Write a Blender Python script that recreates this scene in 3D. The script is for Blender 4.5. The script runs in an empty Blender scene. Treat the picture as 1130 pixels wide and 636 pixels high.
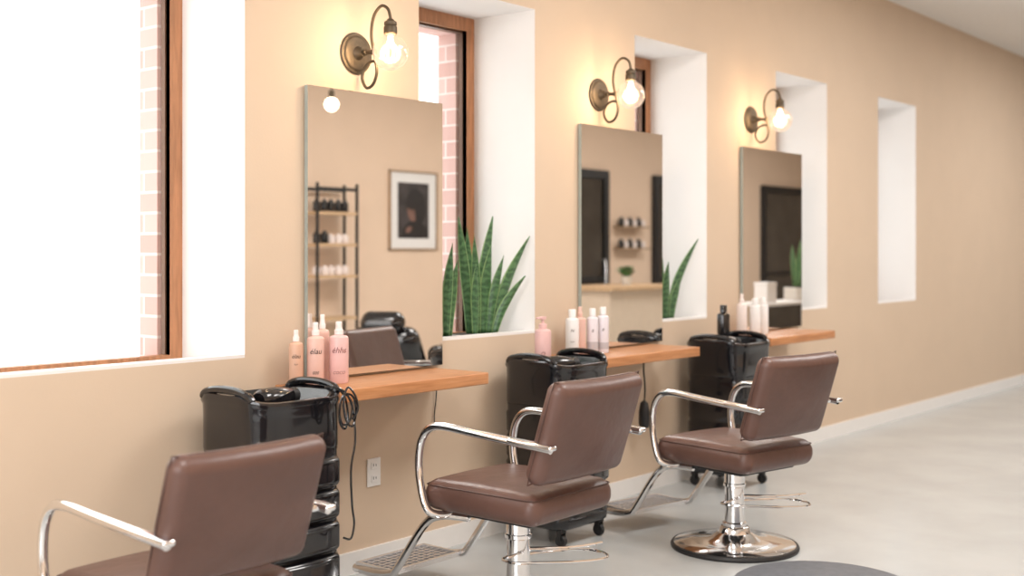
import bpy, bmesh, math, random
from mathutils import Vector, Matrix
random.seed(4)
S = bpy.context.scene
C = S.collection
S.view_settings.view_transform = 'Standard'
T = Matrix.Translation
def RX(a): return Matrix.Rotation(math.radians(a), 4, 'X')
def RY(a): return Matrix.Rotation(math.radians(a), 4, 'Y')
def RZ(a): return Matrix.Rotation(math.radians(a), 4, 'Z')

# ---------------------------------------------------------------- materials
def mat(name, col, rough=0.5, metal=0.0, noise=0.0, nscale=20, stretch=(1,1,1), bump=0.0, bscale=200,
        emit=None, estr=0, coat=0.0, spec=0.5, sheen=0, col2=None, bdist=0.002):
    m = bpy.data.materials.new(name); m.use_nodes = True
    nt = m.node_tree; b = nt.nodes['Principled BSDF']
    b.inputs['Base Color'].default_value = (*col, 1)
    b.inputs['Roughness'].default_value = rough
    b.inputs['Metallic'].default_value = metal
    b.inputs['Specular IOR Level'].default_value = spec
    b.inputs['Coat Weight'].default_value = coat
    if emit:
        b.inputs['Emission Color'].default_value = (*emit, 1)
        b.inputs['Emission Strength'].default_value = estr
    tc = nt.nodes.new('ShaderNodeTexCoord')
    mp = nt.nodes.new('ShaderNodeMapping'); mp.inputs['Scale'].default_value = stretch
    nt.links.new(tc.outputs['Object'], mp.inputs['Vector'])
    if noise > 0 or col2:
        n = nt.nodes.new('ShaderNodeTexNoise'); n.inputs['Scale'].default_value = nscale
        n.inputs['Detail'].default_value = 6
        nt.links.new(mp.outputs['Vector'], n.inputs['Vector'])
        r = nt.nodes.new('ShaderNodeValToRGB')
        c2 = col2 if col2 else tuple(c*(1-noise) for c in col)
        r.color_ramp.elements[0].position = 0.35; r.color_ramp.elements[1].position = 0.65
        r.color_ramp.elements[0].color = (*c2, 1); r.color_ramp.elements[1].color = (*col, 1)
        nt.links.new(n.outputs['Fac'], r.inputs['Fac'])
        nt.links.new(r.outputs['Color'], b.inputs['Base Color'])
    if bump > 0:
        n2 = nt.nodes.new('ShaderNodeTexNoise'); n2.inputs['Scale'].default_value = bscale
        nt.links.new(tc.outputs['Object'], n2.inputs['Vector'])
        bp = nt.nodes.new('ShaderNodeBump'); bp.inputs['Strength'].default_value = bump
        bp.inputs['Distance'].default_value = bdist
        nt.links.new(n2.outputs['Fac'], bp.inputs['Height'])
        nt.links.new(bp.outputs['Normal'], b.inputs['Normal'])
    return m

M_wall = mat('wall_paint', (0.63,0.497,0.372), 0.7, noise=0.03, nscale=3, bump=0.15, bscale=90)
M_wall2 = mat('brightened_peach_paint', (0.76,0.58,0.44), 0.7, noise=0.03, nscale=3, bump=0.15, bscale=90)  # wall paint made peachier and brighter to offset weak light on the opposite wall
M_white = mat('white_paint', (0.82,0.79,0.77), 0.6, noise=0.02, nscale=3)
M_ceil = mat('ceiling_paint', (0.8,0.78,0.75), 0.8, noise=0.02)
M_base = mat('baseboard_paint', (0.82,0.81,0.79), 0.35, noise=0.02)
M_floor = mat('polished_concrete', (0.51,0.53,0.53), 0.26, noise=0.10, nscale=2.2, bump=0.05, bscale=30)
M_wood = mat('oiled_wood', (0.56,0.26,0.11), 0.38, col2=(0.43,0.18,0.068), nscale=9, stretch=(0.7,9,9), coat=0.15)
M_frame = mat('window_wood', (0.50,0.23,0.11), 0.45, noise=0.3, nscale=10, stretch=(6,6,0.6))
M_bead = mat('window_bead', (0.16,0.075,0.04), 0.5, noise=0.2, nscale=10)
M_leather = mat('brown_leather', (0.122,0.062,0.048), 0.38, noise=0.18, nscale=6, bump=0.5, bscale=14, bdist=0.006)
M_seam = mat('leather_seam', (0.075,0.038,0.03), 0.5, noise=0.1)
M_chrome = mat('chrome', (0.82,0.82,0.83), 0.10, 1.0, noise=0.03)
M_steel = mat('brushed_steel', (0.85,0.85,0.86), 0.25, 0.8, noise=0.05, nscale=60)
M_dsteel = mat('dark_steel', (0.07,0.07,0.07), 0.4, 0.8, noise=0.10, nscale=60)  # solid dark sheet under the foot grate bars
M_black = mat('black_plastic', (0.007,0.007,0.009), 0.16, noise=0.2, nscale=8, coat=0.4)
M_blackm = mat('matte_black', (0.015,0.015,0.016), 0.5, noise=0.2, nscale=8)
M_mirror = mat('mirror_silver', (0.95,0.945,0.925), 0.0, 1.0)
M_medge = mat('mirror_glass_edge', (0.36,0.40,0.37), 0.15, noise=0.1)
M_bronze = mat('antique_bronze', (0.125,0.095,0.062), 0.5, 0.6, noise=0.3, nscale=30)
M_pink = mat('pink_bottle', (0.78,0.50,0.48), 0.35, noise=0.05)
M_peach = mat('peach_bottle', (0.76,0.50,0.43), 0.4, noise=0.05)
M_tan = mat('tan_bottle', (0.68,0.42,0.30), 0.4, noise=0.05)
M_cap = mat('pale_cap', (0.86,0.77,0.74), 0.35, noise=0.03)
M_wbot = mat('white_bottle', (0.84,0.84,0.84), 0.35, noise=0.03)
M_lilac = mat('lilac_bottle', (0.76,0.73,0.78), 0.35, noise=0.03)
M_ink = mat('print_ink', (0.22,0.06,0.06), 0.5, noise=0.1)
M_ink2 = mat('dark_print_ink', (0.05,0.035,0.035), 0.5, noise=0.1)
M_greyb = mat('grey_label', (0.50,0.48,0.51), 0.5, noise=0.05)
M_leafe = mat('snake_leaf_edge', (0.24,0.38,0.15), 0.45, noise=0.15)
M_soil = mat('soil', (0.05,0.035,0.025), 0.9, noise=0.4, nscale=60)
M_pot = mat('trough_ceramic', (0.7,0.67,0.62), 0.5, noise=0.05)
M_mat = mat('rubber_mat', (0.16,0.17,0.19), 0.6, noise=0.15, nscale=30)
M_plate = mat('outlet_plastic', (0.85,0.84,0.82), 0.3, noise=0.02)
M_lw = mat('light_wood', (0.62,0.42,0.25), 0.5, noise=0.2, nscale=8, stretch=(1,8,8))
M_pale = mat('pale_laminate', (0.68,0.56,0.44), 0.5, noise=0.05)
M_pf = mat('frame_wood', (0.42,0.28,0.17), 0.5, noise=0.2, nscale=8)
M_skin = mat('print_skin', (0.20,0.105,0.08), 0.6, noise=0.5, nscale=9)
M_hair = mat('print_dark', (0.014,0.011,0.011), 0.5, noise=0.3)
M_pbg = mat('print_backdrop', (0.06,0.048,0.048), 0.5, noise=0.6, nscale=6)
M_paper = mat('mat_board', (0.80,0.79,0.78), 0.6, noise=0.03)
M_dglass = mat('dark_glass', (0.07,0.06,0.05), 0.08, noise=0.3, nscale=2)

M_leaf = mat('snake_leaf', (0.045,0.15,0.06), 0.34, spec=0.5)
nt = M_leaf.node_tree; b = nt.nodes['Principled BSDF']
wv = nt.nodes.new('ShaderNodeTexWave'); wv.bands_direction='Z'; wv.inputs['Scale'].default_value=9; wv.inputs['Distortion'].default_value=7; wv.inputs['Detail'].default_value=3; wv.inputs['Detail Scale'].default_value=3
tcx = nt.nodes.new('ShaderNodeTexCoord'); rp = nt.nodes.new('ShaderNodeValToRGB')
nt.links.new(tcx.outputs['Object'], wv.inputs['Vector']); nt.links.new(wv.outputs['Fac'], rp.inputs['Fac'])
rp.color_ramp.elements[0].color=(0.030,0.090,0.035,1); rp.color_ramp.elements[1].color=(0.085,0.195,0.078,1)
nt.links.new(rp.outputs['Color'], b.inputs['Base Color'])

M_brick = bpy.data.materials.new('exterior_brick'); M_brick.use_nodes = True
nt = M_brick.node_tree; b = nt.nodes['Principled BSDF']; b.inputs['Roughness'].default_value = 0.85
tc = nt.nodes.new('ShaderNodeTexCoord'); sx = nt.nodes.new('ShaderNodeSeparateXYZ'); ad = nt.nodes.new('ShaderNodeMath')
cb = nt.nodes.new('ShaderNodeCombineXYZ'); bt = nt.nodes.new('ShaderNodeTexBrick')
nt.links.new(tc.outputs['Object'], sx.inputs[0]); nt.links.new(sx.outputs['X'], ad.inputs[0]); nt.links.new(sx.outputs['Y'], ad.inputs[1])
nt.links.new(ad.outputs[0], cb.inputs['X']); nt.links.new(sx.outputs['Z'], cb.inputs['Y']); nt.links.new(cb.outputs[0], bt.inputs['Vector'])
bt.inputs['Scale'].default_value = 1.0; bt.inputs['Brick Width'].default_value = 0.21; bt.inputs['Row Height'].default_value = 0.085
bt.inputs['Mortar Size'].default_value = 0.008; bt.inputs['Mortar Smooth'].default_value = 0.6
bt.inputs['Color1'].default_value = (0.55,0.33,0.29,1); bt.inputs['Color2'].default_value = (0.64,0.42,0.38,1); bt.inputs['Mortar'].default_value = (0.70,0.58,0.55,1)
nt.links.new(bt.outputs['Color'], b.inputs['Base Color'])

def thin_glass(name, tint=(1,1,1), gloss=0.08, emit=0.0, ecol=(1,0.8,0.6), gcol=(1,1,1)):
    m = bpy.data.materials.new(name); m.use_nodes = True; nt = m.node_tree
    for n in list(nt.nodes):
        if n.type == 'BSDF_PRINCIPLED': nt.nodes.remove(n)
    out = [n for n in nt.nodes if n.type == 'OUTPUT_MATERIAL'][0]
    tr = nt.nodes.new('ShaderNodeBsdfTransparent'); tr.inputs[0].default_value = (*tint, 1)
    gl = nt.nodes.new('ShaderNodeBsdfGlossy'); gl.inputs['Roughness'].default_value = 0.08 if emit>0 else 0.02; gl.inputs[0].default_value=(*gcol,1)
    lw = nt.nodes.new('ShaderNodeLayerWeight'); lw.inputs['Blend'].default_value = gloss
    mx = nt.nodes.new('ShaderNodeMixShader')
    nt.links.new(lw.outputs['Facing'], mx.inputs[0]); nt.links.new(tr.outputs[0], mx.inputs[1]); nt.links.new(gl.outputs[0], mx.inputs[2])
    last = mx
    if emit > 0:
        em = nt.nodes.new('ShaderNodeEmission'); em.inputs[0].default_value = (*ecol, 1); em.inputs[1].default_value = emit
        a = nt.nodes.new('ShaderNodeAddShader'); nt.links.new(mx.outputs[0], a.inputs[0]); nt.links.new(em.outputs[0], a.inputs[1]); last = a
    nt.links.new(last.outputs[0], out.inputs[0])
    return m
M_glass = thin_glass('window_glass', (0.98,0.99,0.98), 0.05)
M_bulb = thin_glass('bulb_glass', (0.84,0.79,0.74), 0.24, 0.24, (1,0.84,0.68), (1,0.9,0.8))
M_fil = mat('glowing_filament', (1,0.9,0.75), 0.5, emit=(1,0.90,0.74), estr=16)

# ---------------------------------------------------------------- mesh builder
def catmull(pts, n=6, closed=False):
    P = [Vector(p) for p in pts]; out = []
    N = len(P); rng = N if closed else N-1
    for i in range(rng):
        if closed: p0,p1,p2,p3 = P[(i-1)%N],P[i],P[(i+1)%N],P[(i+2)%N]
        else: p0,p1,p2,p3 = P[max(i-1,0)],P[i],P[i+1],P[min(i+2,N-1)]
        for k in range(n):
            t=k/n
            out.append(0.5*((2*p1)+(-p0+p2)*t+(2*p0-5*p1+4*p2-p3)*t*t+(-p0+3*p1-3*p2+p3)*t**3))
    if not closed: out.append(P[-1])
    return out

class MB:
    def __init__(s): s.bm = bmesh.new()
    def _mk(s, verts, faces, mi, M):
        vs = [s.bm.verts.new((M @ Vector(v)) if M else Vector(v)) for v in verts]
        for f in faces:
            try:
                ff = s.bm.faces.new([vs[i] for i in f]); ff.material_index = mi
            except ValueError: pass
    def box(s, lo, hi, mi=0, M=None):
        x0,y0,z0 = lo; x1,y1,z1 = hi
        v = [(x0,y0,z0),(x1,y0,z0),(x1,y1,z0),(x0,y1,z0),(x0,y0,z1),(x1,y0,z1),(x1,y1,z1),(x0,y1,z1)]
        s._mk(v, [(0,3,2,1),(4,5,6,7),(0,1,5,4),(1,2,6,5),(2,3,7,6),(3,0,4,7)], mi, M); return s
    def rbox(s, size, loc=(0,0,0), r=0.02, seg=3, inner=1, mi=0, M=None, deform=None):
        h = [a/2 for a in size]; r = min(r, min(h)*0.999)
        def cs(hh):
            a = hh-r
            L = [ -a + 2*a*i/inner for i in range(inner+1)]
            off = [r*math.tan(math.pi/4*i/seg) for i in range(1,seg+1)]
            return [-a-o for o in reversed(off)] + L + [a+o for o in off]
        cx = [cs(a) for a in h]
        d = {}; verts = []; faces = []
        def vid(p):
            k = tuple(round(c,6) for c in p)
            if k not in d:
                q = Vector([max(-(h[i]-r), min(h[i]-r, p[i])) for i in range(3)])
                dd = Vector(p)-q
                pp = q + dd.normalized()*r
                if deform: pp = Vector(deform(pp, h))
                d[k] = len(verts); verts.append(pp+Vector(loc))
            return d[k]
        for ax in range(3):
            u,v = (ax+1)%3,(ax+2)%3
            for sg in (-1,1):
                for i in range(len(cx[u])-1):
                    for j in range(len(cx[v])-1):
                        q = []
                        for (a,b_) in ((i,j),(i+1,j),(i+1,j+1),(i,j+1)):
                            p = [0,0,0]; p[ax]=sg*h[ax]; p[u]=cx[u][a]; p[v]=cx[v][b_]; q.append(vid(p))
                        if sg<0: q.reverse()
                        if len(set(q))>2: faces.append(tuple(dict.fromkeys(q)))
        s._mk(verts, faces, mi, M); return s
    def lathe(s, prof, seg=24, mi=0, M=None):
        verts=[]; faces=[]; n=len(prof)
        for (r,z) in prof:
            for k in range(seg):
                a=2*math.pi*k/seg; verts.append((r*math.cos(a), r*math.sin(a), z))
        for i in range(n-1):
            for k in range(seg):
                faces.append((i*seg+k, i*seg+(k+1)%seg, (i+1)*seg+(k+1)%seg, (i+1)*seg+k))
        if prof[0][0]>1e-5: faces.append(tuple(range(seg))[::-1])
        if prof[-1][0]>1e-5: faces.append(tuple((n-1)*seg+k for k in range(seg)))
        s._mk(verts, faces, mi, M); return s
    def tube(s, pts, r, seg=10, mi=0, M=None, closed=False, smooth=5, flat=1.0):
        P = catmull(pts, smooth, closed) if smooth else [Vector(p) for p in pts]
        n=len(P); verts=[]; faces=[]; nrm=None
        for i,p in enumerate(P):
            if closed: t=(P[(i+1)%n]-P[i-1])
            else: t = P[min(i+1,n-1)]-P[max(i-1,0)]
            if t.length<1e-9: t=Vector((0,0,1))
            t.normalize()
            if nrm is None:
                a = Vector((0,0,1)) if abs(t.z)<0.9 else Vector((1,0,0)); nrm=(a-t*a.dot(t)).normalized()
            else:
                nrm=(nrm-t*nrm.dot(t)).normalized()
            bn=t.cross(nrm); rr = r(i/(n-1)) if callable(r) else r
            for k in range(seg):
                a=2*math.pi*k/seg; verts.append(p+nrm*math.cos(a)*rr*flat+bn*math.sin(a)*rr)
        m = n if closed else n-1
        for i in range(m):
            for k in range(seg):
                j=(i+1)%n
                faces.append((i*seg+k,i*seg+(k+1)%seg,j*seg+(k+1)%seg,j*seg+k))
        if not closed:
            faces.append(tuple(range(seg))[::-1]); faces.append(tuple((n-1)*seg+k for k in range(seg)))
        s._mk(verts, faces, mi, M); return s
    def quads(s, verts, faces, mi=0, M=None): s._mk(verts, faces, mi, M); return s
    def obj(s, name, mats, parent=None, label=None, M=None, sharp=35, **props):
        bm = s.bm
        bmesh.ops.remove_doubles(bm, verts=bm.verts, dist=1e-6)
        bmesh.ops.recalc_face_normals(bm, faces=bm.faces)
        if M: bmesh.ops.transform(bm, matrix=M, verts=bm.verts)
        for f in bm.faces: f.smooth=True
        for e in bm.edges:
            if len(e.link_faces)==2 and e.calc_face_angle(0)>math.radians(sharp): e.smooth=False
        me = bpy.data.meshes.new(name); bm.to_mesh(me); bm.free()
        if not isinstance(mats,(list,tuple)): mats=[mats]
        for m in mats: me.materials.append(m)
        o = bpy.data.objects.new(name, me); C.objects.link(o)
        if parent: o.parent=parent
        if label: o['label']=label
        for k,v in props.items(): o[k]=v
        return o

def root(name, loc, label, category, group=None, rz=0):
    e = bpy.data.objects.new(name, None); e.empty_display_size=0.1; C.objects.link(e)
    e.location=loc; e.rotation_euler=(0,0,math.radians(rz))
    e['label']=label; e['category']=category
    if group: e['group']=group
    return e
def copy_thing(src, loc, rz=0, label=None):
    def rec(o, par):
        n=o.copy(); C.objects.link(n)
        if par is not None: n.parent=par
        for ch in list(o.children): rec(ch, n)
        return n
    n=rec(src, None); n.location=loc; n.rotation_euler=(0,0,math.radians(rz))
    if label: n['label']=label
    return n
ST = dict(kind='structure')

# ---------------------------------------------------------------- room shell
XL, XR, YB, ZC = -2.5, 19.0, -5.0, 3.4
REC = [(0.70,2.866),(3.834,4.676),(5.585,6.385),(7.305,8.11),(9.05,9.85)]
SZ, TZ, TH = 0.97, 2.6, 0.47
def wallmesh(name, y0, y1, recs, mats, sill, top, zl, zh, x0=XL, x1=XR, lip=False):
    mb=MB(); xs=x0
    for (a,b_) in recs:
        mb.box((xs,y0,zl),(a,y1,zh)); mb.box((a,y0,zl),(b_,y1,sill)); mb.box((a,y0,top),(b_,y1,zh)); xs=b_
        if lip: mb.box((a,y0,sill),(b_,y0+0.06,0.958))
    mb.box((xs,y0,zl),(x1,y1,zh))
    return mb.obj(name, mats, **ST)
w = wallmesh('wall_back', 0, TH, REC, [M_wall, M_white], 0.83, TZ, 0, ZC, lip=True)
for p in w.data.polygons:
    c=p.center
    if 0.01<c.y<TH-0.01 and 0.5<c.z<TZ+0.05 and XL+0.1<c.x<XR-0.1: p.material_index=1
wallmesh('wall_exterior', TH+0.005, 0.60, [(a+0.04,b_-0.076) for a,b_ in REC], [M_brick], 0.9, 2.52, -0.2, 3.8)
for i,(a,b_) in enumerate(REC):
    MB().box((a,0.0,0.958),(b_,0.066,0.970)).obj('trim_%d'%(i+1), M_white, **ST)
    mb=MB(); y0,y1=0.41,0.46; z0,z1=0.83,TZ; fw=0.06
    mb.box((a,y0,z0),(a+fw,y1,z1)).box((b_-fw,y0,z0),(b_,y1,z1)).box((a+fw,y0,z1-0.07),(b_-fw,y1,z1)).box((a+fw,y0,z0),(b_-fw,y1,z0+0.12))
    g=0.006
    mb.box((a+fw,y0+0.025,z0+0.12),(a+fw+g,y1,z1-0.07),1).box((b_-fw-g,y0+0.025,z0+0.12),(b_-fw,y1,z1-0.07),1).box((a+fw,y0+0.025,z1-0.08),(b_-fw,y1,z1-0.07),1)
    wn=mb.obj('window_%d'%(i+1), [M_frame, M_bead], **ST)
    MB().box((a+fw,0.435,z0+0.12),(b_-fw,0.441,z1-0.07)).obj('glass_pane', M_glass, parent=wn)
MB().box((XL-0.2,YB-0.2,-0.1),(XR+0.2,TH,0)).obj('floor', M_floor, **ST)
MB().box((XL-0.2,YB-0.2,ZC),(XR+0.2,TH,ZC+0.1)).obj('ceiling', M_ceil, **ST)
MB().box((XL,YB-0.2,0),(XR,YB,ZC)).obj('wall_front', M_wall2, **ST)
MB().box((XR,YB-0.2,0),(XR+0.2,TH,ZC)).obj('wall_right', M_wall, **ST)
mb=MB(); mb.box((XL-0.2,YB-0.2,0),(XL,-4.3,ZC)).box((XL-0.2,-0.6,0),(XL,TH,ZC)).box((XL-0.2,-4.3,0),(XL,-0.6,0.6)).box((XL-0.2,-4.3,3.0),(XL,-0.6,ZC))
mb.obj('wall_left', M_wall, **ST)
MB().box((XL-0.15,-4.3,0.6),(XL-0.05,-4.22,3.0)).box((XL-0.15,-0.68,0.6),(XL-0.05,-0.6,3.0)).box((XL-0.15,-2.49,0.6),(XL-0.05,-2.41,3.0)).obj('window_6', M_frame, **ST)  # invented, unseen window frame, added so the fill lamp has an opening
MB().box((XL,-0.016,0),(XR,0.0,0.095)).obj('baseboard_back', M_base, **ST)
MB().box((XL,YB,0),(XR,YB+0.016,0.095)).obj('baseboard_front', M_base, **ST)

for i,(a,b_) in enumerate([(11.35,12.35),(13.42,14.5),(16.5,18.3)]):
    mb=MB(); y0=YB+0.001; y1=YB+0.06
    mb.box((a,y0,0),(a+0.11,y1,2.4)).box((b_-0.11,y0,0),(b_,y1,2.4)).box((a+0.11,y0,2.29),(b_-0.11,y1,2.4)).box((a+0.11,y0,0),(b_-0.11,y1,0.14)).box((a+0.11,y0,1.0),(b_-0.11,y1,1.06))
    d=mb.obj('door_%d'%(i+1), M_blackm, **ST)
    MB().box((a+0.11,y0,0.14),(b_-0.11,YB+0.03,2.29)).obj('door_glass', M_dglass, parent=d)
    MB().tube([(b_-0.16,y1,0.95),(b_-0.16,y1+0.05,0.96),(b_-0.16,y1+0.05,1.25),(b_-0.16,y1,1.26)],0.01,8).obj('door_handle', M_steel, parent=d)

# ---------------------------------------------------------------- mirrors
for i,(a,b_) in enumerate([(3.161,3.963),(5.04,5.835),(6.80,7.645)]):
    mb=MB(); mb.box((a,-0.026,0.852),(b_,-0.006,2.05),0)
    o=mb.obj('wall_mirror',[M_mirror,M_medge])
    for p in o.data.polygons:
        if p.normal.y>-0.9: p.material_index=1
    o['label']='frameless tall rectangular mirror hung on beige wall above wooden counter'; o['category']='mirror'; o['group']='frameless styling mirrors on the wall'

# ---------------------------------------------------------------- counters
for i,(a,b_) in enumerate([(3.01,3.925),(4.79,5.73),(6.58,7.5)]):
    o=MB().rbox((b_-a,0.338,0.052),((a+b_)/2,-0.171,0.814),0.006,2).obj('wall_counter',M_wood)
    o['label']='floating orange-brown wooden counter fixed to the wall below a mirror'; o['category']='counter'; o['group']='floating wooden counters'

# ---------------------------------------------------------------- sconces
def sconce():
    r=root('wall_sconce',(0,0,0),'bronze gooseneck wall lamp with clear globe bulb above mirror','wall lamp','bronze gooseneck wall lamps')
    R=RX(90)
    MB().lathe([(0,0.001),(0.086,0.001),(0.089,0.005),(0.086,0.010),(0.076,0.011),(0.072,0.016),(0.066,0.018),(0.03,0.020),(0.022,0.030),(0.018,0.05),(0,0.052)],48,0,R).obj('wall_plate',M_bronze,r)
    mb=MB()
    mb.tube([(0,-0.03,0),(0,-0.06,0.0),(0,-0.11,-0.004)],0.009,10)
    mb.rbox((0.028,0.028,0.028),(0,-0.112,-0.004),0.013,4)
    mb.lathe([(0,-0.016),(0.014,-0.016),(0.014,-0.006),(0.006,0.0),(0,0.0)],12,0,T((0,-0.075,0.0))@RX(90))
    mb.tube([(0.010,-0.118,-0.045),(0.014,-0.082,-0.040),(0.014,-0.042,-0.062),(0.012,-0.030,-0.108),(0.006,-0.062,-0.150),(0,-0.108,-0.140),(0,-0.130,-0.095),(0,-0.124,-0.045),(0,-0.112,0.0),(0,-0.098,0.07),(0,-0.112,0.145),(0,-0.155,0.183),(0,-0.195,0.168),(0,-0.211,0.13),(0,-0.212,0.10)],0.0066,10,smooth=7)
    mb.obj('lamp_arm',M_bronze,r)
    MB().lathe([(0,0.122),(0.012,0.122),(0.016,0.116),(0.026,0.110),(0.027,0.098),(0.024,0.094),(0.028,0.088),(0.028,0.062),(0.024,0.058),(0,0.058)],24,0,T((0,-0.212,0))).obj('lamp_socket',M_bronze,r)
    prof=[(0.020,0.060),(0.023,0.052)]
    cz=-0.018; Rr=0.075
    for k in range(0,25):
        a=math.radians(62-152*k/24); prof.append((max(Rr*math.cos(a),0.0),cz+Rr*math.sin(a)))
    MB().lathe(prof,64,0,T((0,-0.212,0))).obj('bulb',M_bulb,r,'clear glowing globe bulb',sharp=80)
    mb=MB()
    for k in range(4):
        a=math.pi/2*k
        mb.tube([(0.006*math.cos(a),-0.212+0.006*math.sin(a),0.045),(0.018*math.cos(a),-0.212+0.018*math.sin(a),0.0),(0.013*math.cos(a),-0.212+0.013*math.sin(a),-0.050)],0.005,6)
    mb.obj('filament',M_fil,r)
    l=bpy.data.lights.new('sconce_light','POINT'); l.energy=8; l.color=(1,0.72,0.44); l.shadow_soft_size=0.05
    lo=bpy.data.objects.new('sconce_light',l); C.objects.link(lo); lo.location=(0,-0.212,-0.012); lo.parent=r
    return r
sc=sconce(); sc.location=(3.447,0,2.215)
copy_thing(sc,(5.229,0,2.222)); copy_thing(sc,(6.947,0,2.235))

# ---------------------------------------------------------------- salon chair
def chair():
    r=root('salon_chair',(0,0,0),'','chair','brown leather hydraulic salon chairs')
    def puff(p,h):
        x,y,z=p
        if z>0: z+=0.020*(1-(x/h[0])**2)*(1-(y/h[1])**2)
        return (x,y,z)
    MB().rbox((0.505,0.555,0.116),(0,0,0.450),0.054,7,8,deform=puff).obj('seat',M_leather,r)
    mb=MB()
    for zz in (0.490,):
        pts=[(x,y,zz) for x,y in [(0.243*a,0.268*b_) for a,b_ in ((-1,-0.86),(-1,-0.4),(-1,0.4),(-1,0.86),(-0.955,0.96),(-0.85,1),(-0.4,1),(0.4,1),(0.85,1),(0.955,0.96),(1,0.86),(1,0.4),(1,-0.4),(1,-0.86),(0.955,-0.96),(0.85,-1),(0.4,-1),(-0.4,-1),(-0.85,-1),(-0.955,-0.96))]]
        mb.tube(pts,0.0024,6,closed=True,smooth=0)
    mb.obj('seat_piping',M_seam,r)
    def bend(p,h):
        x,y,z=p
        y+= 0.16*x*x
        if y<0: y-=0.010*(1-(x/h[0])**2)*(1-(z/h[2])**2)
        return (x,y,z)
    BM=T((-0.012,-0.335,0.733))@RX(18)
    mb=MB(); mb.rbox((0.525,0.084,0.385),(0,0,0),0.041,6,8,0,BM,bend)
    mb.obj('backrest',M_leather,r)
    mb=MB(); L=[]
    for (x,z) in [(-0.245,-0.15),(-0.245,0.15),(-0.22,0.174),(-0.1,0.177),(0,0.177),(0.1,0.177),(0.22,0.174),(0.245,0.15),(0.245,-0.15),(0.22,-0.174),(0.1,-0.177),(0,-0.177),(-0.1,-0.177),(-0.22,-0.174)]:
        L.append((x*1.067, 0.004+0.16*x*x*1.1, z*1.083))
    mb.tube(L,0.0024,6,M=BM,closed=True,smooth=3)
    mb.obj('backrest_piping',M_seam,r)
    for s_ in (-1,1):
        mb=MB(); x=0.278*s_
        mb.tube([(0.17*s_,0.17,0.385),(0.235*s_,0.19,0.382),(x*0.99,0.215,0.405),(x,0.245,0.48),(x,0.258,0.57),(x,0.246,0.655),(x,0.205,0.708),(x,0.135,0.724),(x,-0.02,0.714),(x,-0.20,0.702),(x,-0.37,0.690)],0.0155,12,smooth=6)
        mb.rbox((0.040,0.20,0.020),(0,0,0),0.009,3,2,0,T((x,-0.285,0.701))@RX(3.6))
        mb.tube([(x,-0.335,0.692),(x*0.85,-0.325,0.69)],0.011,8,smooth=0)
        mb.obj('armrest',M_chrome,r)
    mb=MB(); mb.rbox((0.36,0.40,0.022),(0,0,0.388),0.005,2).rbox((0.16,0.2,0.04),(0,0,0.368),0.01,2)
    mb.obj('seat_frame',M_blackm,r)
    mb=MB()
    for s_ in (-1,1):
        mb.tube([(0.17*s_,0.10,0.372),(0.20*s_,0.22,0.368),(0.208*s_,0.30,0.318),(0.208*s_,0.44,0.135),(0.208*s_,0.48,0.105),(0.208*s_,0.57,0.092),(0.19*s_,0.70,0.088)],0.016,10,smooth=6)
    mb.tube([(-0.19,0.70,0.088),(0.19,0.70,0.088)],0.016,10,smooth=0)
    f=mb.obj('footrest',M_chrome,r)
    mb=MB(); y0,y1=0.475,0.69
    mb.box((-0.19,y0+0.005,0.098),(0.19,y1-0.005,0.101),1)
    mb.box((-0.195,y0,0.094),(0.195,y0+0.012,0.114)).box((-0.195,y1-0.012,0.094),(0.195,y1,0.114)).box((-0.198,y0,0.094),(-0.184,y1,0.114)).box((0.184,y0,0.094),(0.198,y1,0.114))
    for k in range(6): mb.box((-0.188,y0+0.034+0.03*k-0.003,0.100),(0.188,y0+0.034+0.03*k+0.005,0.106))
    for k in range(11): mb.box((-0.168+0.0325*k-0.003,y0+0.01,0.100),(-0.168+0.0325*k+0.004,y1-0.01,0.105))
    mb.obj('foot_plate',[M_steel,M_dsteel],f,'perforated steel foot grate')
    MB().lathe([(0,0.36),(0.062,0.36),(0.062,0.35),(0.047,0.343),(0.047,0.30),(0.052,0.297),(0.052,0.285),(0.045,0.28),(0.045,0.12),(0.056,0.115),(0.056,0.06),(0,0.06)][::-1],32).obj('hydraulic_column',M_chrome,r)
    MB().lathe([(0,0.002),(0.275,0.002),(0.285,0.006),(0.285,0.018),(0.275,0.024),(0.19,0.034),(0.11,0.048),(0.075,0.07),(0.066,0.095),(0.06,0.10),(0,0.10)],56).obj('base_plate',M_chrome,r)
    MB().lathe([(0.270,0.0),(0.292,0.0),(0.295,0.010),(0.290,0.020),(0.281,0.022),(0.270,0.004)],56).obj('base_rim',M_blackm,r,'black rubber rim')
    mb=MB(); mb.tube([(0.02,0.03,0.235),(-0.07,0.02,0.235),(-0.10,-0.06,0.24),(-0.03,-0.14,0.24),(0.08,-0.22,0.235),(0.20,-0.26,0.23),(0.26,-0.22,0.23),(0.27,-0.13,0.23),(0.15,-0.05,0.235),(0.04,0.0,0.235)],0.0055,8)
    mb.tube([(0.04,-0.01,0.26),(0.16,-0.14,0.262),(0.28,-0.19,0.265)],0.006,8)
    mb.obj('pump_lever',M_chrome,r,M=T((0,0,-0.025)))
    return r
ch=chair(); ch.location=(3.47,-0.88,0); ch['label']='brown leather salon chair with chrome arms facing the largest mirror'
ch3=copy_thing(ch,(4.87,-1.03,0),-11,'brown leather salon chair turned slightly, on full round chrome base')
ch1=copy_thing(ch,(2.07,-0.70,0),0,'brown leather salon chair set low beside black trolley')
for k in ch1.children:
    if k.name.split('.')[0] in ('seat','seat_piping','backrest','backrest_piping','armrest','seat_frame','footrest'): k.location.z-=0.085

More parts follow.
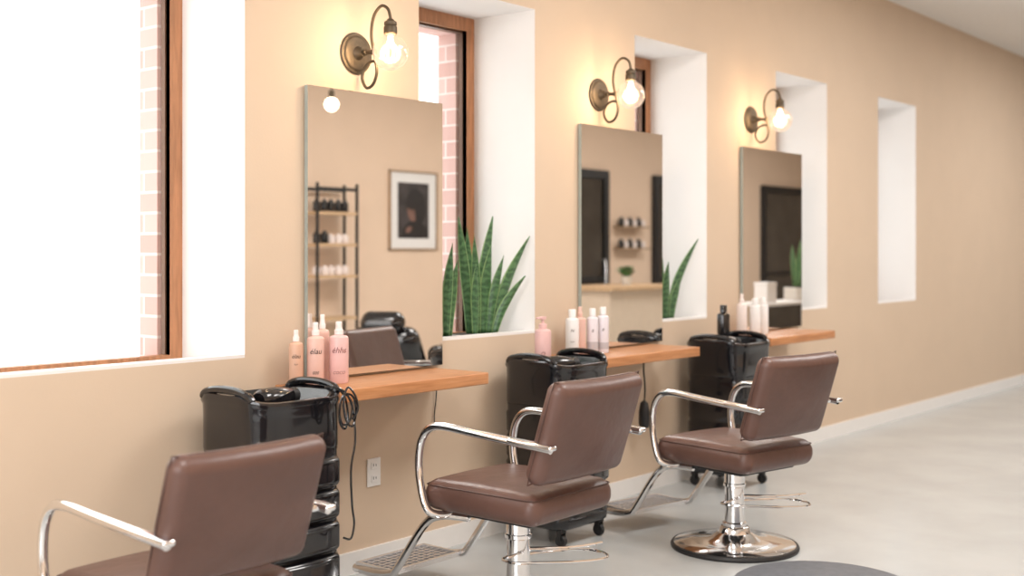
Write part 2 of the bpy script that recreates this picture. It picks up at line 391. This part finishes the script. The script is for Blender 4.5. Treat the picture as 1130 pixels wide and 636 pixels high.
# ---------------------------------------------------------------- trolleys
def rrect(hx,hy,r,n=4):
    P=[]
    for (cx,cy,a0) in ((hx-r,hy-r,0),(-hx+r,hy-r,90),(-hx+r,-hy+r,180),(hx-r,-hy+r,270)):
        for k in range(n+1):
            a=math.radians(a0+90*k/n); P.append((cx+r*math.cos(a),cy+r*math.sin(a)))
    return P
def loft(mb,rings,cap0=True,cap1=True,mi=0):
    n=len(rings[0]); v=[p for R_ in rings for p in R_]; f=[]
    if cap0: f.append(tuple(range(n))[::-1])
    for q in range(len(rings)-1):
        for k in range(n): f.append((q*n+k,q*n+(k+1)%n,(q+1)*n+(k+1)%n,(q+1)*n+k))
    if cap1: f.append(tuple((len(rings)-1)*n+k for k in range(n)))
    mb.quads(v,f,mi)
def cart():
    r=root('salon_trolley',(0,0,0),'bulky glossy black plastic trolley with ribbed drawers and deep moulded top','trolley','black rolling salon trolleys')
    W,D=0.395,0.37
    mb=MB(); rings=[]
    prof=[(0.08,0.92),(0.092,0.99),(0.135,1.0),(0.15,0.975)]
    for k in range(4):
        z=0.16+0.118*k
        prof+=[(z,0.975),(z+0.008,0.99),(z+0.094,0.995),(z+0.104,0.975)]
    prof+=[(0.64,0.975),(0.65,0.985)]
    for z,f_ in prof: rings.append([(x,y,z) for x,y in rrect(W/2*f_,D/2*f_,0.06,6)])
    loft(mb,rings); mb.obj('trolley_body',M_black,r,sharp=60)
    for k in range(4):
        mb=MB(); z=0.213+0.118*k
        def bow(p,h):
            x,y,z_=p; return (x,y-0.022*(1-(x/h[0])**2),z_)
        mb.rbox((W*0.88,0.05,0.112),(0,-D/2+0.018,z),0.024,5,8,deform=bow)
        dr=mb.obj('drawer',M_black,r)
        MB().tube([(-0.13,-D/2-0.002,z+0.036),(-0.11,-D/2-0.018,z+0.040),(0,-D/2-0.030,z+0.040),(0.11,-D/2-0.018,z+0.040),(0.13,-D/2-0.002,z+0.036)],0.007,8,flat=0.7).obj('drawer_handle',M_black,dr)
    def zt(x,y):
        a=math.atan2(y/(D/2),x/(W/2)); return 0.848+0.016*math.cos(2*a)+0.008*math.cos(4*a)
    def R(f_,rr,sh=0): return rrect(W/2*f_+sh,D/2*f_+sh,rr,6)
    La=R(0.97,0.06); Lb=R(1.02,0.08); Ld=R(1.07,0.11); Lf=R(1,0.08,-0.04)
    mb=MB()
    loft(mb,[[(x,y,0.645) for x,y in La],[(x,y,0.66) for x,y in Lb],[(x,y,0.72) for x,y in R(1.035,0.09)],[(x,y,0.78) for x,y in R(1.05,0.10)],[(x,y,zt(x,y)-0.024) for x,y in Ld],[(x*1.03,y*1.03,zt(x,y)-0.010) for x,y in Ld],[(x*1.015,y*1.015,zt(x,y)+0.006) for x,y in Ld],[(x*0.96,y*0.96,zt(x,y)+0.008) for x,y in Ld],[(x*0.90,y*0.90,zt(x,y)-0.008) for x,y in Ld],[(x,y,0.785) for x,y in Lf]])
    t=mb.obj('top_tray',M_black,r,sharp=60)
    for s_ in (-1,1):
        m2=MB(); x=s_*(W/2-0.002)
        m2.tube([(x,-0.14,0.848),(x*1.02,-0.12,0.866),(x*1.02,-0.05,0.880),(x*1.02,0.05,0.880),(x*1.02,0.12,0.866),(x,0.14,0.848)],0.014,10,smooth=5)
        m2.obj('tray_handle',M_black,t)
    for s_ in (-1,1):
        for t_ in (-1,1):
            M=T((s_*0.15,t_*0.14,0))
            m2=MB(); m2.lathe([(0,-0.012),(0.026,-0.012),(0.03,-0.006),(0.03,0.006),(0.026,0.012),(0,0.012)],20,0,M@T((0,0,0.03))@RY(90))
            m2.box((-0.02,-0.012,0.03),(-0.015,0.012,0.072),0,M).box((0.015,-0.012,0.03),(0.02,0.012,0.072),0,M).box((-0.02,-0.015,0.066),(0.02,0.015,0.086),0,M)
            m2.obj('caster',M_blackm,r)
    return r
ca=cart(); ca.location=(2.765,-0.285,0)
cb2=copy_thing(ca,(4.50,-0.275,0)); cb3=copy_thing(ca,(6.165,-0.275,0))

def dryer():
    r=root('hair_dryer',(0,0,0),'glossy black hair dryer lying in trolley tray','hair dryer','black hair dryers on trolleys')
    MB().lathe([(0,-0.10),(0.030,-0.10),(0.040,-0.085),(0.043,-0.05),(0.043,0.0),(0.036,0.05),(0.028,0.09),(0,0.09)],24,0,T((0,0,0.045))@RY(90)).obj('dryer_body',M_black,r)
    MB().lathe([(0.027,0.085),(0.026,0.105),(0.03,0.120),(0.026,0.120),(0.022,0.105),(0.02,0.085)],24,0,T((0,0,0.045))@RY(90)).obj('nozzle',M_blackm,r)
    MB().tube([(-0.04,0.03,0.04),(-0.055,0.06,0.035),(-0.06,0.09,0.03)],0.016,12,flat=1.25).obj('handle',M_black,r)
    return r
d1=dryer(); d1.location=(2.77,-0.30,0.788); d1.rotation_euler=(0,0,math.radians(15))
copy_thing(d1,(4.46,-0.31,0.788),-10); copy_thing(d1,(6.12,-0.31,0.788),10)

def cord(name,pts,label,cat='cord',r=0.004,m=M_black,group=None,dx=0):
    pts=[(p[0]+dx,p[1],p[2]) for p in pts]
    o=MB().tube(pts,r,8,smooth=8).obj(name,m); o['label']=label; o['category']=cat
    if group:o['group']=group
    return o
cord('power_cord',[(2.90,-0.495,0.882),(2.94,-0.515,0.875),(2.965,-0.53,0.84),(2.97,-0.54,0.77),(2.955,-0.54,0.73),(2.93,-0.54,0.76),(2.935,-0.54,0.83),(2.965,-0.54,0.85),(2.995,-0.54,0.79),(3.005,-0.54,0.68),(2.985,-0.54,0.58),(2.99,-0.54,0.45),(3.0,-0.54,0.38),(2.98,-0.545,0.33),(2.94,-0.55,0.34)],'black power cord looping over side of trolley',dx=-0.06)
cord('tangled_cord',[(2.90,-0.535,0.888),(2.94,-0.55,0.868),(2.975,-0.555,0.82),(2.965,-0.555,0.76),(2.93,-0.555,0.75),(2.915,-0.555,0.80),(2.935,-0.555,0.855),(2.98,-0.555,0.845),(2.995,-0.555,0.79),(2.975,-0.56,0.74),(2.945,-0.56,0.76),(2.93,-0.56,0.83),(2.955,-0.555,0.88),(2.99,-0.555,0.85),(3.0,-0.56,0.80),(2.97,-0.565,0.765)],'tangled black cord hanging from trolley tray',r=0.0040,dx=-0.06)
cord('hanging_cable',[(3.93,-0.02,0.79),(3.935,-0.012,0.70),(3.925,-0.01,0.62),(3.93,-0.01,0.55)],'thin dark cable hanging below wooden counter',cat='cable',r=0.003)
o=root('hair_clipper',(5.53,-0.10,0.39),'black corded clipper hanging below wooden counter','clipper')
MB().lathe([(0,0),(0.024,0.0),(0.032,0.02),(0.030,0.09),(0.022,0.135),(0.008,0.15),(0,0.15)],18).obj('clipper_body',M_blackm,o)
MB().tube([(0,0,0.14),(0.008,0,0.22),(-0.006,0.0,0.32),(0,0,0.398)],0.005,8).obj('clipper_cord',M_blackm,o)

# ---------------------------------------------------------------- outlet
o=root('wall_outlet',(3.55,0,0.415),'white duplex electrical outlet plate on beige wall','outlet')
MB().rbox((0.078,0.007,0.122),(0,-0.004,0),0.003,2).obj('cover_plate',M_plate,o)
for z in (-0.028,0.028):
    mb=MB()
    mb.rbox((0.036,0.004,0.032),(0,-0.009,z),0.002,2,mi=0)
    mb.box((-0.009,-0.0118,z-0.002),(-0.006,-0.0108,z+0.010),1).box((0.006,-0.0118,z-0.002),(0.009,-0.0108,z+0.008),1)
    mb.obj('receptacle',[M_plate,M_blackm],o)

# ---------------------------------------------------------------- bottles
def textmesh(s,size,R,z,mi_mat,parent,ang):
    cu=bpy.data.curves.new('t','FONT'); cu.body=s; cu.size=size; cu.align_x='CENTER'; cu.resolution_u=3; cu.shear=0.3
    ob=bpy.data.objects.new('t',cu); C.objects.link(ob)
    dg=bpy.context.evaluated_depsgraph_get(); me=bpy.data.meshes.new_from_object(ob.evaluated_get(dg))
    bpy.data.objects.remove(ob)
    for v in me.vertices:
        a=v.co.x/R + math.radians(ang); zz=v.co.y+z
        v.co=Vector((R*math.sin(a),-R*math.cos(a),zz))
    me.materials.clear(); me.materials.append(mi_mat)
    for p in me.polygons: p.material_index=0
    o=bpy.data.objects.new('printed_text',me); C.objects.link(o); o.parent=parent
    return o
CAM=Vector((0,-3.72))
def bottle(x,y,z,R,H,kind,mb_,mc,lab,texts=(),ink=None,name='shampoo_bottle',cat='bottle',group=None,band=None):
    r=root(name,(x,y,z),lab,cat,group)
    hb=H*(0.78 if kind!='cap' else 0.82)
    MB().lathe([(0,0),(R*0.93,0),(R,0.006),(R,hb*0.91),(R*0.96,hb*0.955),(R*0.78,hb*0.985),(R*0.45,hb),(R*0.42,hb+0.004),(0,hb+0.004)],28).obj('bottle_body',mb_,r)
    if kind=='nozzle':
        MB().lathe([(0,hb+0.003),(R*0.46,hb+0.003),(R*0.46,hb+0.020),(R*0.36,hb+0.024),(R*0.32,H-0.014),(R*0.34,H-0.004),(R*0.28,H),(0,H)],18).obj('nozzle_cap',mc,r)
    elif kind=='pump':
        q=MB().lathe([(0,hb+0.003),(R*0.5,hb+0.003),(R*0.5,hb+0.022),(R*0.2,hb+0.026),(R*0.16,H-0.016),(R*0.42,H-0.014),(R*0.42,H),(0,H)],18)
        q.rbox((R*1.25,R*0.34,0.010),(-R*0.55,0,H-0.007),0.003,2); q.obj('pump_dispenser',mc,r)
    else:
        MB().lathe([(0,hb+0.003),(R*0.55,hb+0.003),(R*0.55,H-0.004),(R*0.48,H),(0,H)],20).obj('screw_cap',mc,r)
    d=Vector((x,y))-CAM; ang=math.degrees(math.atan2(-d.x,d.y))
    if band:
        MB().lathe([(R+0.0006,hb*band[1]),(R+0.0006,hb*band[2])],28).obj('label_band',band[0],r)
    for (t,s,zf) in texts: textmesh(t,s,R+0.0012,hb*zf,ink or M_ink,r,ang)
    return r
Z=0.8405
G1='pink and peach hair product bottles on the counter'
bottle(3.05,-0.085,Z,0.028,0.220,'nozzle',M_tan,M_cap,'slim tan hair product bottle with pale cap on counter',[('élau',0.022,0.64),('hair',0.010,0.48)],M_ink2,group=G1)
bottle(3.125,-0.115,Z,0.034,0.248,'nozzle',M_peach,M_cap,'peach hair product bottle with tall pale nozzle cap',[('élau',0.031,0.64),('000',0.017,0.22)],M_ink2,group=G1)
bottle(3.205,-0.065,Z,0.028,0.275,'nozzle',M_peach,M_cap,'tall peach bottle standing behind pink bottle by mirror',[],group=G1)
bottle(3.222,-0.145,Z,0.039,0.248,'nozzle',M_pink,M_cap,'pink hair product bottle with red lettering on wooden counter',[('éhhs',0.033,0.64),('COCO',0.017,0.20)],M_ink,group=G1)
G2='salon bottles by the second mirror'
bottle(4.50,-0.19,0.786,0.040,0.270,'pump',M_pink,M_pink,'pink pump bottle standing in trolley tray',[('O',0.025,0.4)],M_ink,group=G2)
bottle(4.845,-0.11,Z,0.035,0.235,'cap',M_wbot,M_wbot,'white shampoo bottle with dark mark on wooden counter',[('N',0.024,0.62),('care',0.013,0.35)],M_ink2,group=G2)
bottle(4.925,-0.10,Z,0.031,0.245,'nozzle',M_peach,M_peach,'peach bottle with nozzle cap standing beside mirror',[],group=G2)
bottle(4.995,-0.13,Z,0.030,0.235,'cap',M_lilac,M_wbot,'pale lilac bottle with grey label on wooden counter',[('8',0.022,0.58)],M_ink2,group=G2,band=(M_greyb,0.1,0.32))
bottle(5.075,-0.14,Z,0.031,0.24,'cap',M_lilac,M_wbot,'pale lilac bottle with grey label in front of mirror',[('8',0.022,0.58)],M_ink2,group=G2,band=(M_greyb,0.1,0.28))
G3='salon bottles by the third mirror'
bottle(6.255,-0.19,0.786,0.038,0.265,'cap',M_black,M_black,'black bottle standing in trolley tray',[],group=G3)
bottle(6.645,-0.10,Z,0.033,0.265,'nozzle',M_cap,M_cap,'pale pink bottle on wooden counter',[],group=G3)
bottle(6.745,-0.14,Z,0.035,0.235,'cap',M_wbot,M_wbot,'white bottle with screw cap on wooden counter',[],group=G3)
bottle(6.87,-0.13,Z,0.035,0.235,'cap',M_wbot,M_wbot,'white bottle with screw cap on wooden counter',[],group=G3)

# ---------------------------------------------------------------- snake plants
def leaf(mb,base,tip,w,bow,face):
    b0=Vector(base); t0=Vector(tip); n=14; verts=[]; w=w*1.16
    for i in range(n+1):
        t=i/n
        c=b0.lerp(t0,t)+Vector(bow)*(math.sin(math.pi*t)*1.0)
        ww=w*(0.55+0.9*t if t<0.5 else 1.0)*(1-max(0,(t-0.5)/0.5)**1.9)
        ww=max(ww,0.001)
        tw=face+0.4*t; sd=Vector((math.cos(tw),math.sin(tw),0)); nn=Vector((-math.sin(tw),math.cos(tw),0))
        for k,q in enumerate((-1,-0.80,0,0.80,1)): verts.append(c+sd*q*ww/2+nn*(q*q*ww*0.2))
    for i in range(n):
        for k in range(4):
            mi=1 if k in (0,3) else 0
            f=(i*5+k,i*5+k+1,(i+1)*5+k+1,(i+1)*5+k)
            mb.quads([verts[j] for j in f],[(0,1,2,3)],mi)
def plant(X,Y,leaves,lab,z=0.8305):
    r=root('snake_plant',(X,Y,z),lab,'plant','snake plants')
    MB().rbox((0.22,0.20,0.125),(0,0,0.064),0.012,3).obj('planter',M_pot,r,'pale ceramic planter box')
    MB().rbox((0.20,0.18,0.02),(0,0,0.122),0.008,2).obj('soil',M_soil,r)
    mb=MB()
    for (bx,by,tx,ty,h,w,fa) in leaves:
        leaf(mb,(bx,by,0.125),(tx,ty,0.12+h),w,(-(tx-bx)*0.16,-(ty-by)*0.16,0),fa)
    o=mb.obj('leaves',[M_leaf,M_leafe],r)
    md=o.modifiers.new('thick','SOLIDIFY'); md.thickness=0.004
    return r
FA=-0.75
plant(4.16,0.20,[(-0.04,-0.03,-0.05,-0.05,0.50,0.05,FA),(0.0,0.03,0.02,0.05,0.52,0.045,FA-0.3),(0.05,-0.04,0.090,-0.06,0.38,0.045,FA),(0.02,-0.05,0.01,-0.1,0.46,0.05,FA+0.2)],'green snake plant with upright blades on window ledge')
plant(4.43,0.18,[(-0.05,0.0,-0.155,-0.02,0.59,0.044,FA),(-0.01,0.03,-0.01,0.05,0.54,0.045,FA-0.2),(0.02,-0.03,0.02,-0.08,0.45,0.055,FA+0.2),(0.05,0.02,0.115,-0.01,0.60,0.050,FA),(0.08,-0.05,0.215,-0.17,0.50,0.050,FA+0.2),(0.07,-0.06,0.18,-0.17,0.30,0.042,FA),(-0.06,-0.05,-0.10,-0.09,0.36,0.045,FA+0.3),(-0.02,-0.03,-0.07,-0.05,0.50,0.045,FA),(0.04,-0.05,0.085,-0.11,0.40,0.045,FA)],'green snake plant with fanned pointed blades on window ledge')
plant(6.13,0.18,[(-0.05,0,-0.12,0,0.42,0.045,FA),(0.0,-0.04,-0.03,-0.08,0.36,0.05,FA+0.2),(0.03,0.02,0.05,0.01,0.38,0.045,FA-0.2),(0.05,-0.03,0.200,-0.15,0.50,0.046,FA),(0.04,-0.06,0.09,-0.10,0.28,0.045,FA)],'green snake plant leaning out of window ledge')
pl=plant(7.75,0.19,[(-0.05,0,-0.10,0,0.45,0.05,FA),(0.0,-0.03,-0.02,-0.05,0.50,0.055,FA+0.2),(0.03,0.02,0.08,0.03,0.42,0.05,FA-0.2),(0.04,-0.03,0.14,0.03,0.52,0.05,FA-0.2)],'green snake plant on window ledge behind mirror')

# ---------------------------------------------------------------- floor mat
o=MB().lathe([(0,0.0),(0.36,0.0),(0.37,0.004),(0.36,0.010),(0,0.012)],64,0,T((4.53,-1.63,0))).obj('floor_mat',M_mat)
o['label']='round dark grey rubber mat on concrete floor beside chair base'; o['category']='mat'

# ---------------------------------------------------------------- things seen in the mirrors
o=root('framed_portrait',(8.84,YB,1.80),'framed dark portrait photograph with white mat on wall','picture')
fw=0.014
mb=MB(); mb.box((-0.355,0.001,-0.41),(-0.355+fw,0.03,0.41)).box((0.355-fw,0.001,-0.41),(0.355,0.03,0.41)).box((-0.355,0.001,0.41-fw),(0.355,0.03,0.41)).box((-0.355,0.001,-0.41),(0.355,0.03,-0.41+fw)).obj('picture_frame',M_pf,o)
MB().box((-0.34,0.001,-0.395),(0.34,0.012,0.395)).obj('mat_board',M_paper,o)
mb=MB(); mb.box((-0.23,0.012,-0.29),(0.23,0.014,0.29),0)
def ell(cx,cz,rx,rz,y,mi,a0=0,a1=360,rot=0):
    n=36; v=[]; c_,s_=math.cos(rot),math.sin(rot)
    for k in range(n):
        a=math.radians(a0+(a1-a0)*k/(n-1 if a1-a0<360 else n)); px,pz=rx*math.cos(a),rz*math.sin(a); v.append((cx+px*c_-pz*s_,y,cz+px*s_+pz*c_))
    mb.quads(v,[tuple(range(n))],mi)
ell(0.02,-0.29,0.20,0.19,0.0145,1,0,180); ell(0.04,0.04,0.15,0.19,0.0150,1,rot=0.2); ell(-0.02,0.00,0.075,0.115,0.0156,2,rot=0.2); ell(0.0,0.085,0.11,0.070,0.016,1,rot=0.3); ell(0.06,-0.02,0.04,0.12,0.0162,1,rot=0.1); ell(-0.075,-0.20,0.05,0.03,0.0162,2,rot=0.5)
mb.obj('portrait_print',[M_pbg,M_hair,M_skin],o)

o=root('shelf_rack',(7.56,-4.83,0),'black metal rack with wooden shelves of salon products','shelf')
mb=MB(); rw=0.25
for sx_ in (-rw,rw):
    for sy_ in (-0.09,0.09): mb.box((sx_-0.011,sy_-0.011,0),(sx_+0.011,sy_+0.011,2.02))
for z in (1.98,):
    mb.box((-rw,-0.10,z-0.03),(rw,-0.08,z)).box((-rw,0.08,z-0.03),(rw,0.10,z))
mb.obj('rack_frame',M_blackm,o)
for z in (0.3,0.75,1.15,1.45,1.75): MB().box((-rw+0.012,-0.10,z-0.03),(rw-0.012,0.105,z)).obj('shelf_board',M_lw,o)
GP='product bottles on the rack'
pb=bottle(7.38,-4.83,1.4505,0.036,0.12,'cap',M_black,M_black,'dark product bottle on metal rack',name='product_bottle',group=GP)
pw=bottle(7.38,-4.83,1.1505,0.038,0.09,'cap',M_cap,M_cap,'pale product jar on metal rack',name='product_bottle',group=GP)
for z in (1.1505,1.4505,1.7505):
    for k in range(5):
        if k==0 and z<1.7: continue
        src = pb if (z>1.7 or (z>1.4 and k<2)) else pw
        copy_thing(src,(7.38+0.088*k,-4.83+0.01*(k%2),z))
for z in (1.42,1.70):
    o=MB().box((12.5,YB+0.001,z-0.02),(13.15,YB+0.16,z)).obj('wall_shelf',M_pf); o['label']='brown wall shelf holding product bottles'; o['category']='shelf'; o['group']='brown wall shelves'
    for k in range(6):
        copy_thing(pw if k%2 else pb,(12.58+0.1*k,YB+0.08,z+0.0005))['label']='product bottle on brown wall shelf'
o=root('reception_desk',(10.65,-3.6,0),'plain pale reception desk with light wooden top','desk')
mb=MB(); mb.box((-0.62,-0.28,0.08),(0.62,0.28,0.96))
mb.obj('desk_body',M_pale,o); MB().rbox((1.34,0.66,0.05),(0,0,0.985),0.006,2).obj('desk_top',M_lw,o); MB().box((-0.58,-0.25,0),(0.58,0.25,0.08)).obj('plinth',M_blackm,o)
o=root('potted_plant',(10.75,-3.6,1.0105),'small leafy green plant in pale pot on desk','plant')
MB().lathe([(0,0),(0.05,0),(0.07,0.09),(0.065,0.09),(0.055,0.07),(0,0.07)],20).obj('plant_pot',M_pot,o)
mb=MB()
for k in range(26):
    a=k*2.4; rr=0.10+0.08*((k*7)%5)/5; leaf(mb,(0.02*math.cos(a),0.02*math.sin(a),0.07),(rr*math.cos(a),rr*math.sin(a),0.13+0.10*((k*3)%4)/4),0.04,(0,0,0.03),a+1.57)
mb.obj('leaves',[M_leaf,M_leafe],o)
o=root('console_table',(10.85,-1.75,0),'white console table across the room','table')
MB().rbox((1.5,0.36,0.03),(0,0,0.865),0.005,2).obj('table_top',M_white,o)
for sx_ in (-0.71,0.71):
    for sy_ in (-0.14,0.14): MB().box((sx_-0.02,sy_-0.02,0),(sx_+0.02,sy_+0.02,0.85)).obj('leg',M_white,o)
p2=copy_thing(pl,(11.12,-1.75,0.8805),120,'green snake plant in pale planter on white console table')
o=MB().rbox((0.20,0.14,0.19),(10.42,-1.75,0.9755),0.008,2).rbox((0.205,0.145,0.03),(10.42,-1.75,1.058),0.004,2).obj('storage_box',M_white); o['label']='white lidded storage box on console table'; o['category']='box'
o=root('shampoo_chair',(6.55,-2.85,0),'black padded shampoo lounge chair with rounded headrest','chair',rz=-115)
def pf(p,h):
    x,y,z=p; k=(1-(x/h[0])**2); return (x,y+0.05*k*(1-(z/h[2])**2) if y>0 else y,z)
MB().rbox((0.56,0.62,0.20),(0,0.05,0.38),0.09,5,6).obj('seat',M_black,o)
MB().rbox((0.54,0.20,0.48),(0,0,0),0.098,6,6,0,T((0,-0.32,0.60))@RX(40),pf).obj('backrest',M_black,o)
MB().rbox((0.34,0.18,0.16),(0,0,0),0.078,6,3,0,T((0,-0.46,0.84))@RX(40)).obj('headrest',M_black,o)
for s_ in (-1,1): MB().rbox((0.13,0.75,0.36),(s_*0.33,0.12,0.48),0.063,4).obj('armrest',M_black,o)
MB().box((-0.25,-0.2,0),(0.25,0.28,0.30)).obj('chair_base',M_blackm,o)
o=root('pendant_lamp',(6.72,-3.88,2.62),'bare round bulb pendant hanging from ceiling','lamp')
MB().lathe([(0,-0.06)]+[(0.06*math.cos(math.radians(a)),0.06*math.sin(math.radians(a))) for a in range(-75,76,15)]+[(0,0.06)],24).obj('bulb',mat('glow_bulb',(1,0.9,0.8),0.4,emit=(1,0.85,0.68),estr=6),o)
MB().lathe([(0,0.055),(0.025,0.055),(0.025,0.11),(0.01,0.125),(0,0.125)],16).obj('lamp_socket',M_bronze,o)
MB().tube([(0,0,0.12),(0,0,0.5),(0,0,0.775)],0.004,6,smooth=0).obj('pendant_cord',M_blackm,o)

# ---------------------------------------------------------------- light
W=bpy.data.worlds.new('World'); S.world=W; W.use_nodes=True
bg=W.node_tree.nodes['Background']; bg.inputs[0].default_value=(1,0.99,0.985,1); bg.inputs[1].default_value=3.0
def area(name,loc,rot,sx_,sy_,e,col):
    l=bpy.data.lights.new(name,'AREA'); l.shape='RECTANGLE'; l.size=sx_; l.size_y=sy_; l.energy=e; l.color=col
    o=bpy.data.objects.new(name,l); C.objects.link(o); o.location=loc; o.rotation_euler=[math.radians(a) for a in rot]; return o
for x in (1.2,4.6,8.0,11.6,15.5):
    area('added_ceiling_fill',(x,-2.3,ZC-0.03),(0,0,0),1.2,1.2,76,(1,0.965,0.935))  # added overhead fill, unseen area lamps without fixtures
area('added_side_fill',(XL-0.3,-2.45,1.8),(0,-90,0),2.3,3.6,110,(0.97,0.98,1))  # added fill lamp outside the invented left window

# ---------------------------------------------------------------- camera
cd=bpy.data.cameras.new('camera'); cam=bpy.data.objects.new('camera',cd); C.objects.link(cam)
cam.location=(0,-3.72,1.37); cam.rotation_euler=(math.radians(90),0,-math.atan2(0.771,0.637))
cd.sensor_width=36; cd.lens=1300/1130*36; cd.shift_y=-40/1130; cd.shift_x=-0.001
cd.dof.use_dof=True; cd.dof.focus_distance=4.6; cd.dof.aperture_fstop=1.6
S.camera=cam
